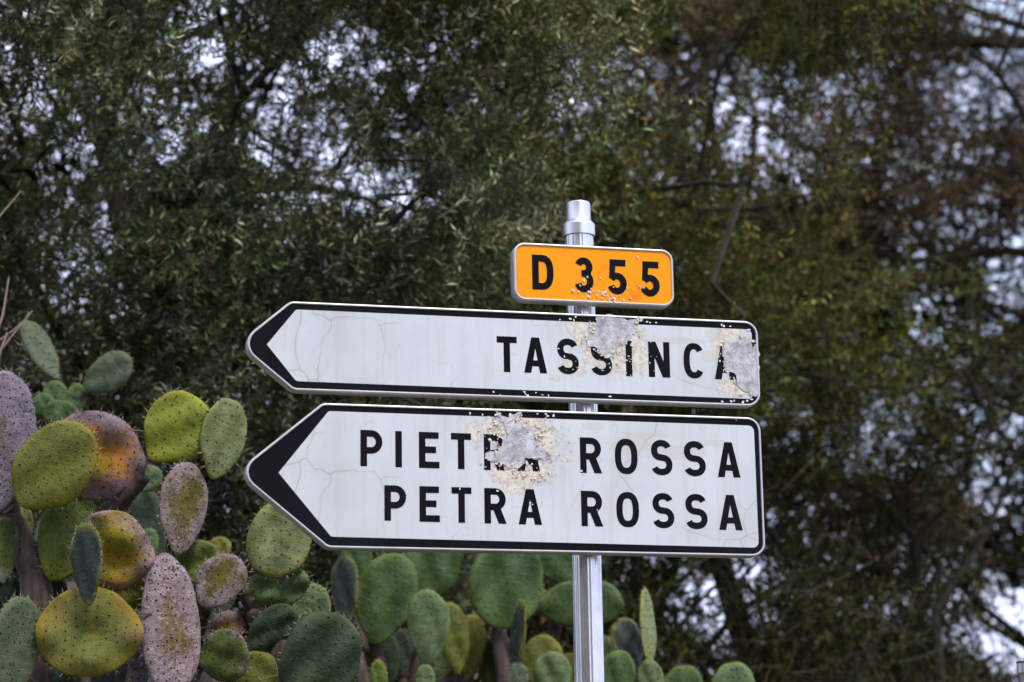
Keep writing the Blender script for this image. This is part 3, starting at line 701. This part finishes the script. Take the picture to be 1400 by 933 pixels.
for uu, vv, dy in ((474, 848, 0), (510, 876, .03), (588, 905, -.08), (486, 795, .18), (588, 825, .14), (626, 918, .03), (500, 955, .06), (528, 935, .14), (518, 955, -.18), (582, 955, -.18), (642, 925, .14), (556, 922, .16), (478, 945, .24), (612, 960, .18), (542, 845, .26)):
    stem(c4_, [b + Vector((0, dy * .3, 0)), q((uu + 540) / 2, 985, dy * .7), q(uu, vv, dy)], [.06, .035, .018])
c5 = plant('deep green prickly pear with a broad banded pad and a thin edge-on pad', 715, 7.75)
P(c5, YM, [
    ((704, 722), (682, 860), 100, -.02, 'mid', dict(egg=.25)),
    ((676, 800), (668, 748), 40, .12, 'sage', dict()),
    ((770, 800), (762, 742), 62, .05, 'mid', dict()),
    ((704, 916), (712, 820), 24, -.18, 'slate', dict(yaw=-66, egg=.1)),
    ((708, 965), (707, 905), 30, -.2, 'grey', dict()),
    ((742, 948), (742, 868), 56, .02, 'olive', dict()),
    ((700, 950), (680, 870), 44, .15, 'dark', dict()),
    ((672, 950), (664, 872), 30, .16, 'olive', dict()),
])
b = Vector(c5.location)
for uu, vv, dy in ((678, 856, .03), (676, 796, .14), (768, 796, .1), (706, 960, -.18), (742, 942, .05), (700, 945, .16), (670, 945, .17), (705, 910, -.17)):
    stem(c5, [b + Vector((0, dy * .3, 0)), q((uu + 715) / 2, 985, dy * .7), q(uu, vv, dy)], [.06, .035, .018])
c6 = plant('prickly pear whose broad sideways pad crosses behind the post', 830, 7.75)
P(c6, YM, [
    ((730, 828), (853, 822), 66, .03, 'mid', dict(egg=.15)),
    ((870, 915), (848, 845), 44, .06, 'slate', dict(yaw=25)),
    ((842, 968), (846, 889), 48, -.05, 'mid', dict()),
    ((890, 912), (882, 804), 24, .0, 'pale', dict(yaw=58, egg=.05)),
    ((896, 972), (886, 902), 36, -.04, 'sage', dict()),
    ((780, 950), (778, 892), 40, .08, 'olive', dict()),
    ((800, 900), (798, 840), 44, .12, 'dark', dict()),
    ((812, 960), (822, 868), 66, .2, 'mid', dict()),
    ((760, 965), (752, 890), 50, -.08, 'sage', dict()),
])
b = Vector(c6.location)
for uu, vv, dy in ((790, 850, .08), (868, 908, .08), (842, 962, -.03), (893, 965, -.02), (780, 945, .1), (800, 895, .14), (814, 955, .22), (760, 960, -.06)):
    stem(c6, [b + Vector((0, dy * .3, 0)), q((uu + 830) / 2, 985, dy * .7), q(uu, vv, dy)], [.06, .035, .018])
c7 = plant('low prickly pear with two rounded pad tops standing apart right of the post', 970, 7.75)
P(c7, YM, [
    ((928, 1010), (936, 908), 58, .0, 'mid', dict(egg=.2)),
    ((1000, 1020), (1003, 905), 66, -.05, 'sage', dict(egg=.2)),
])
b = Vector(c7.location)
for uu, vv in ((928, 1000), (1000, 1010)): stem(c7, [b, q(uu, vv, 0)], [.06, .03])

# ------------------------------------------------------------------ olive trees and undergrowth
GAPS = [(40, 130, 60, 100, .6), (215, 170, 80, 50, .8), (60, 215, 60, 50, .5), (210, 260, 60, 50, .4), (460, 95, 34, 36, .8), (500, 265, 60, 55, .9), (545, 300, 36, 45, .85), (620, 90, 50, 36, .8), (640, 150, 50, 30, .6), (590, 60, 30, 30, .5),
        (780, 170, 50, 60, .75), (770, 100, 40, 40, .5), (1010, 110, 80, 36, .75), (1015, 160, 75, 50, .9), (1050, 260, 80, 55, .9), (990, 200, 40, 40, .6), (1130, 100, 40, 24, .6), (940, 350, 36, 36, .85), (1310, 190, 50, 50, .85), (1340, 290, 75, 46, .82), (1375, 365, 75, 42, .85), (1275, 340, 60, 30, .7), (1290, 230, 40, 50, .6),
        (1070, 470, 30, 30, .6), (1090, 590, 34, 50, .6), (1385, 460, 50, 36, .8), (1290, 450, 50, 30, .5), (1330, 610, 50, 55, .95), (1365, 700, 55, 55, 1.05), (1280, 770, 60, 30, .9), (1392, 850, 34, 60, 1.3), (965, 800, 34, 44, 1.2), (1120, 740, 40, 40, 1.1), (1210, 770, 40, 30, .5),
        (335, 485, 24, 34, .85), (330, 560, 20, 20, .7), (560, 545, 60, 10, .7), (690, 548, 60, 10, .6), (640, 790, 14, 34, .8), (450, 770, 16, 24, .6), (850, 780, 20, 30, .4), (1380, 20, 40, 30, .8), (300, 390, 40, 40, .35), (380, 370, 40, 30, .45), (700, 240, 40, 30, .45), (870, 200, 40, 30, .4)]
def gap_keep(p, k=1.0):
    k *= .56
    u, v = to_pix(p); d = np.ones(len(p))
    for cx, cy, rx, ry, s in GAPS:
        q_ = ((u - cx) / rx) ** 2 + ((v - cy) / ry) ** 2; d *= 1 - min(1.0, s * k) * np.exp(-np.maximum(q_ - .25, 0) * 1.3)
    return d
def leaf_mat(name, trans=.22):
    m = NT(name); at_ = m.n('ShaderNodeAttribute'); at_.attribute_name = 'tint'
    m.set(Base_Color=at_.outputs['Color'], Roughness=.55, Specular_IOR_Level=.14)
    tr = m.n('ShaderNodeBsdfTranslucent'); m.l(at_.outputs['Color'], tr.inputs['Color']); mxs = m.n('ShaderNodeMixShader'); mxs.inputs[0].default_value = trans
    out = m.t.nodes['Material Output']; m.l(m.p.outputs[0], mxs.inputs[1]); m.l(tr.outputs[0], mxs.inputs[2]); m.l(mxs.outputs[0], out.inputs['Surface']); return m.m
M_LEAF = leaf_mat('olive_leaf')
m = NT('bark'); co = m.obj(); a = m.noise(co, 24, 8, .7); m.set(Base_Color=m.mix(m.rng(a, .35, .65), (0.022, 0.017, 0.014, 1), (0.06, 0.048, 0.038, 1)), Roughness=.95); m.bump(a, .8, .02); M_BARK = m.m

def branchlet(L, nl, ll, lw, droop):
    """one leafy twig along +x: stem and lanceolate leaves. Returns verts, tris, kind(0 stem,1 leaf), leaf id"""
    V, T, K = [], [], []
    pts = []
    for i in range(5):
        t = i / 4; pts.append(np.array([L * t, .04 * L * math.sin(3 * t + random.random()), -droop * L * t * t]))
    for i, p in enumerate(pts):
        r = .0028 * (1 - .6 * i / 4)
        for k in range(3): V.append(p + np.array([0, math.cos(k * 2.094), math.sin(k * 2.094)]) * r); K.append(-1)
    for i in range(4):
        for k in range(3):
            a_, b_ = i * 3 + k, i * 3 + (k + 1) % 3; T += [(a_, b_, b_ + 3), (a_, b_ + 3, a_ + 3)]
    for j in range(nl):
        t = (j + 1) / nl; i = min(int(t * 4), 3); f = t * 4 - i; p = pts[i] * (1 - f) + pts[min(i + 1, 4)] * f
        ph = j * 2.4 + random.gauss(0, .4); out = np.array([random.uniform(.35, 1.0), math.cos(ph), math.sin(ph) + random.gauss(0, .25)]); out /= np.linalg.norm(out)
        l_ = ll * random.uniform(.65, 1.2); wv = np.cross(out, np.random.default_rng(j + int(L * 1e4)).normal(size=3)); wv /= np.linalg.norm(wv); w_ = lw * random.uniform(.7, 1.2)
        nrm = np.cross(out, wv); o = len(V)
        V += [p, p + out * l_ * .45 + wv * w_ / 2 + nrm * l_ * .05, p + out * l_ - nrm * l_ * .08, p + out * l_ * .45 - wv * w_ / 2 + nrm * l_ * .05]
        K += [j] * 4; T += [(o, o + 1, o + 2), (o, o + 2, o + 3)]
    return np.array(V), np.array(T), np.array(K)
def rot_from(d, roll):
    d = d / np.linalg.norm(d); a_ = np.array([0, 0, 1.0]) if abs(d[2]) < .9 else np.array([1.0, 0, 0])
    y = np.cross(a_, d); y /= np.linalg.norm(y); z = np.cross(d, y)
    y2 = y * math.cos(roll) + z * math.sin(roll); z2 = np.cross(d, y2); return np.stack([d, y2, z2], 1)
def foliage(templates, pos, dirs, scale, cols, stemcol, yellow=.012):
    VV, TT, CC, off = [], [], [], 0
    for i in range(len(pos)):
        V, T, K = templates[rng.integers(len(templates))]
        M_ = rot_from(dirs[i], rng.uniform(0, 6.28)); v = (V * scale[i]) @ M_.T + pos[i]
        nl = K.max() + 1; c0 = cols[rng.integers(len(cols))] * rng.uniform(.75, 1.25)
        lc = c0 * (rng.uniform(.28, 1.0, (nl, 1)) + 1.7 * (rng.random((nl, 1)) < .15)) * rng.uniform(.9, 1.1, (nl, 3))  # random pale leaves: silvery undersides plus lit highlights put into the colour
        yl = rng.random(nl) < yellow; lc[yl] = np.array([.38, .24, .02]) * rng.uniform(.6, 1.1, (yl.sum(), 1))
        col = np.where((K < 0)[:, None], stemcol, lc[np.maximum(K, 0)])
        VV.append(v); TT.append(T + off); CC.append(col); off += len(V)
    return np.concatenate(VV), np.concatenate(TT), np.concatenate(CC)
TW = [branchlet(random.uniform(.30, .48), 40, .037, .0088, random.uniform(-.1, .35)) for _ in range(10)]
TC = [branchlet(random.uniform(.35, .5), 16, .085, .030, random.uniform(0, .3)) for _ in range(6)]
C_GREY = np.array([[.165, .172, .085], [.100, .130, .050], [.21, .205, .12], [.078, .112, .036], [.14, .145, .058]])
C_GREEN = np.array([[.095, .112, .018], [.060, .090, .014], [.13, .128, .026], [.105, .090, .018]])
C_BROWN = np.array([[.15, .098, .040], [.105, .088, .026], [.185, .115, .058], [.09, .058, .026]])
C_GREY, C_GREEN, C_BROWN = C_GREY * 1.85, C_GREEN * 1.35, C_BROWN * 1.1
C_DEEP_SHADE = np.array([[.022, .032, .007], [.014, .022, .005], [.032, .036, .009]])  # oak leaf tones lowered so the shaded thicket interior is in the colour
TREES = []
def tree(name, label, cat, base, top, ctr, rad, ncl, per, cols, bias, coarse=0, group='olive thicket behind the signs', limbs=9, stemcol=(.15, .125, .09), lowcut=None, fan=.55, twist=None, cluster=.20, clump=.42, shear=0.0, extra_limbs=()):
    bx, by = base; bz = gz(bx, by) - .05
    root = empty(name, (bx, by, bz)); tag(root, label, cat, group)
    O = np.array([bx, by, bz])
    # trunk and limbs
    tp = np.array(top, float); pts = [O + (tp - O) * t + np.array([random.gauss(0, .08), random.gauss(0, .08), 0]) * (1 if 0 < t < 1 else 0) for t in np.linspace(0, 1, 7)]
    tr = .035 + .007 * (tp[2] - bz); rad_t = [tr * (1.25 - 1.05 * t) for t in np.linspace(0, 1, 7)]
    V, F = tube([p - O for p in pts], rad_t, 9); mesh_obj('trunk', V, F, M_BARK, root)
    ctr = np.array(ctr, float); rad = np.array(rad, float); skel = list(pts[2:])
    for k in range(limbs):
        s = pts[1 + k % 5]; a_ = 6.283 * k * .382 + random.random(); el = random.uniform(-.3, .9)
        e = ctr + rad * np.array([math.cos(a_) * math.cos(el), math.sin(a_) * math.cos(el), math.sin(el)]) * .8
        LV = [s + (e - s) * t + np.array([random.gauss(0, .07), random.gauss(0, .07), .25 * math.sin(3.1 * t)]) * (t > 0) for t in np.linspace(0, 1, 6)]
        V, F = tube([p - O for p in LV], [.022 * (1.1 - t) + .003 for t in np.linspace(0, 1, 6)], 6); mesh_obj('limb', V, F, M_BARK, root); skel += LV[1:]
    for ln, r0 in extra_limbs:
        LV = [O + (tp - O) * min(.98, max(.1, (ln[0][2] - .25 - O[2]) / (tp[2] - O[2])))] + [np.array(p, float) for p in ln]; LV = [LV[i] * (1 - t) + LV[i + 1] * t + rng.normal(0, .02, 3) for i in range(len(LV) - 1) for t in (0, .33, .66)] + [LV[-1]]
        V, F = tube([p - O for p in LV], [r0 * (1 - .75 * i / len(LV)) for i in range(len(LV))], 7); mesh_obj('limb', V, F, M_BARK, root); skel += LV[2:]
    skel = np.array(skel)
    # cluster centres, filling the crown with a bias to its surface; gaps stay open
    def ball(n, e):
        q_ = rng.normal(size=(n, 3)); q_ /= np.linalg.norm(q_, axis=1)[:, None]; return q_ * rng.random((n, 1)) ** e
    sup = ctr + ball(max(8, ncl // 9), .40) * rad; sup = sup[sup[:, 2] > 1.9]
    cc = sup[rng.integers(len(sup), size=ncl * 5)] + ball(ncl * 5, .33) * clump * np.array([1, 1, .75])
    cc[:, 1] += shear * (ctr[2] - cc[:, 2])
    cc = cc[(cc[:, 2] > 1.75) & ((cc[:, 2] > 3.15) | (cc[:, 1] > 8.45))]
    cc = cc[rng.random(len(cc)) < gap_keep(cc, .85)][:ncl]
    pos, dirs, scl = [], [], []; BV, BF = [], []
    for c in sup:
        s = skel[np.argmin(((skel - c) ** 2).sum(1))]; j = rng.normal(0, .10, (2, 3)); LV = [s, s + (c - s) * .35 + j[0], s + (c - s) * .7 + j[1], c]
        V, F = tube([p - O for p in LV], [.014, .012, .009, .006], 5); o = len(BV); BV += V; BF += [tuple(o + i for i in f_) for f_ in F]
    bias = np.array(bias, float)
    for c in cc:
        s = sup[np.argmin(((sup - c) ** 2).sum(1))]; j = rng.normal(0, .07, (2, 3)); LV = [s, s + (c - s) * .35 + j[0], s + (c - s) * .7 + j[1], c]
        V, F = tube([p - O for p in LV], [.006, .005, .004, .002], 3); o = len(BV); BV += V; BF += [tuple(o + i for i in f_) for f_ in F]
        outd = (c - ctr) / rad; base_d = bias + outd * .5 + rng.normal(0, .35, 3)
        for _ in range(per):
            d = base_d / np.linalg.norm(base_d) + rng.normal(0, fan, 3); t = rng.random()
            pos.append(c + rng.normal(0, cluster * .5, 3) - d * .12); dirs.append(d); scl.append(rng.uniform(.7, 1.25))
    pos = np.array(pos); dirs = np.array(dirs); scl = np.array(scl)
    dn = dirs / np.linalg.norm(dirs, axis=1)[:, None]; kp = np.maximum(.30, np.minimum(gap_keep(pos, .9), gap_keep(pos + dn * .2, .9)))
    k = rng.random(len(pos)) < kp; pos, dirs, scl = pos[k], dirs[k], scl[k]
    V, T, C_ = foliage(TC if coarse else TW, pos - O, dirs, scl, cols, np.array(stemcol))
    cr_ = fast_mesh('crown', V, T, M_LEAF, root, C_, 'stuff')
    mesh_obj('twigs', BV, BF, M_BARK, root, kind='stuff')
    return len(T)
nt_ = 0
GT = 'olive thicket behind the signs'
nt_ += tree('olive_tree', 'grey-green olive tree with fine upright twigs above the prickly pears', 'tree', (-1.5, 8.9), (-1.4, 8.9, 6.0), (-1.25, 8.15, 4.35), (1.55, .75, 2.3), 390, 17, C_GREY, (.5, -.35, .55), shear=.60, limbs=6)
nt_ += tree('olive_tree', 'dense dark olive tree behind the yellow route plate', 'tree', (.1, 10.0), (.1, 10.0, 6.4), (.05, 9.4, 4.5), (1.55, .85, 2.4), 330, 17, C_GREEN, (.25, -.4, .4), shear=.55, limbs=6)
nt_ += tree('olive_tree', 'brownish olive tree with long level limbs and wide sky gaps', 'tree', (3.5, 12.2), (3.3, 12.2, 6.9), (1.95, 11.5, 5.0), (2.0, 1.0, 2.3), 380, 14, C_BROWN, (-.7, -.3, .12), shear=.35,
           extra_limbs=[([at(1470, 180, 11.9), at(1300, 262, 11.7), at(1170, 318, 11.5), at(1080, 345, 11.3)], .045), ([at(1480, 350, 11.9), at(1300, 346, 11.6), at(1130, 345, 11.3)], .04), ([at(1480, 470, 12.0), at(1330, 405, 11.6), at(1240, 365, 11.4)], .028), ([at(1500, 60, 12.0), at(1200, 60, 11.6), at(1010, 30, 11.3), at(930, -20, 11.1)], .05)])
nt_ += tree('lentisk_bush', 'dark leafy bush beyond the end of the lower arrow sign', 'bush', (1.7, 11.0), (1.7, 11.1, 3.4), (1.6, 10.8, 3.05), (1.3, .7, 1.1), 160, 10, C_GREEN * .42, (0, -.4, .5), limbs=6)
nt_ += tree('lentisk_bush', 'bush with shade-darkened leaves behind the corky cactus pads', 'bush', (-1.7, 9.9), (-1.6, 9.9, 3.2), (-1.4, 9.7, 2.8), (1.4, .5, 1.0), 135, 10, C_GREEN * .33, (0, -.3, .6), limbs=6)  # leaf palette scaled down, painting in the shade behind the cacti
nt_ += tree('lentisk_bush', 'bush with shade-darkened leaves behind the row of soft green prickly pears', 'bush', (.3, 10.4), (.3, 10.4, 3.2), (.3, 10.2, 2.8), (1.4, .5, .95), 130, 10, C_GREEN * .33, (0, -.3, .6), limbs=6)  # same darkened palette, shade put into the leaf colour
nt_ += tree('holm_oak', 'shade-darkened oak closing the background behind the olive trees', 'tree', (-1.4, 11.4), (-1.4, 11.4, 6.8), (-1.2, 11.2, 4.4), (2.2, 1.0, 3.1), 310, 12, C_DEEP_SHADE, (0, -.3, .5), coarse=1, clump=.55)
nt_ += tree('holm_oak', 'shade-darkened oak standing back between two olive trees', 'tree', (1.2, 12.9), (1.2, 12.9, 7), (1.0, 12.7, 4.7), (2.2, 1.0, 3.2), 260, 12, C_DEEP_SHADE, (0, -.3, .5), coarse=1, clump=.55)
nt_ += tree('holm_oak', 'shade-darkened oak at the open side of the thicket beneath the level limbs', 'tree', (3.2, 14.4), (3.2, 14.4, 5.6), (2.7, 14.2, 3.7), (1.9, 1.0, 2.6), 200, 12, C_DEEP_SHADE, (0, -.3, .5), coarse=1, clump=.5)
nt_ += tree('holm_oak', 'shade-darkened oak added out of view, continuing the thicket beyond the corky cactus', 'tree', (-4.2, 8.2), (-4.2, 8.2, 6.5), (-3.9, 7.9, 4.2), (1.5, 1.3, 2.6), 130, 10, C_DEEP_SHADE, (0, -.3, .5), coarse=1, clump=.55)  # unseen tree added to block light from the side


# ------------------------------------------------------------------ dry grass, dead twigs, small post
m = NT('dry_grass'); at_ = m.n('ShaderNodeAttribute'); at_.attribute_name = 'tint'; m.set(Base_Color=at_.outputs['Color'], Roughness=.8); M_DRY = m.m
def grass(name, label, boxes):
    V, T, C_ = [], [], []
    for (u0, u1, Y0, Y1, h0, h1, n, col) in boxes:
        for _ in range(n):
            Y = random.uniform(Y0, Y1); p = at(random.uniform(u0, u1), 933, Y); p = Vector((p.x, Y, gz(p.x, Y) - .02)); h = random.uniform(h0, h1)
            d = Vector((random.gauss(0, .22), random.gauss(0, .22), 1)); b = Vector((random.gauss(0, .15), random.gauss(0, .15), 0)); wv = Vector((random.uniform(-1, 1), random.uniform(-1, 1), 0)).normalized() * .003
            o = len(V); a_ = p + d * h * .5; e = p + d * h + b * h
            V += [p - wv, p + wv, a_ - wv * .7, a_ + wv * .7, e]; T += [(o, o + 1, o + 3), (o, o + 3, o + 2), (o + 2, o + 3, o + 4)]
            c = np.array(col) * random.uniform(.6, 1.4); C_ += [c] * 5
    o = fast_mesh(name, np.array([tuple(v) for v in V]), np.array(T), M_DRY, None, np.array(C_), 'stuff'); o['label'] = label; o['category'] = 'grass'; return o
grass('dry_grass', 'thin brown dry grass and stalks covering the bank among the cacti', [
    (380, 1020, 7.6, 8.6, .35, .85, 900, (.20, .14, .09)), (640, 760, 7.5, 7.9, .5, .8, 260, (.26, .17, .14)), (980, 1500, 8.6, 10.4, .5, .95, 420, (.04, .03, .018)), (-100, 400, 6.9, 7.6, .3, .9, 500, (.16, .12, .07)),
    (150, 230, 6.45, 6.6, 1.15, 1.33, 14, (.34, .28, .18))])
m = NT('dead_twig'); m.set(Base_Color=(0.24, 0.17, 0.14, 1), Roughness=.8); M_TWIG = m.m
tw = empty('dead_bramble', at(-30, 933, 7.1)); tw.location.z = gz(tw.location.x, 7.1); tag(tw, 'bare pinkish dead twigs leaning in beside the corky lilac pad', 'twigs'); O = Vector(tw.location)
for pts in ([(-30, 930), (-20, 640), (0, 480), (44, 425)], [(-30, 930), (-30, 600), (-8, 470), (18, 452), (30, 440)], [(-30, 930), (-40, 560), (4, 430), (12, 380)], [(-30, 930), (-34, 620), (-4, 300), (28, 262)], [(-30, 930), (-30, 560), (10, 455), (26, 472)]):
    L_ = [at(u, v, 7.1 + .02 * i) - O for i, (u, v) in enumerate(pts)]; L_[0] = Vector((0, 0, 0)); V, F = tube(L_, [.006, .005, .004, .0022, .0015][:len(L_)], 5); mesh_obj('twig', V, F, M_TWIG, tw)
pp = at(1399, 905, 7.0); bz = gz(pp.x, 7.0); sp_ = empty('marker_post', (pp.x, 7.0, bz)); tag(sp_, 'thin galvanised post with a dark-rimmed collar at its top', 'post'); hh = pp.z - bz
cyl = lambda rz, n=20: loft([[(r * math.cos(6.28319 * i / n), r * math.sin(6.28319 * i / n), z) for i in range(n)] for r, z in rz], False)
V, F = cyl([(.014, -.2), (.014, hh - .03)]); mesh_obj('tube', V, F, M_CLAMP, sp_)
V, F = cyl([(.015, hh - .034), (.0195, hh - .032), (.0195, hh - .004)]); mesh_obj('collar', V, F, M_CAP, sp_)
V, F = cyl([(.0200, hh - .0045), (.0205, hh - .002), (.0200, hh), (.010, hh + .001)]); F.append(tuple(range(60, 80))); mesh_obj('rim', V, F, M_BLACK, sp_)
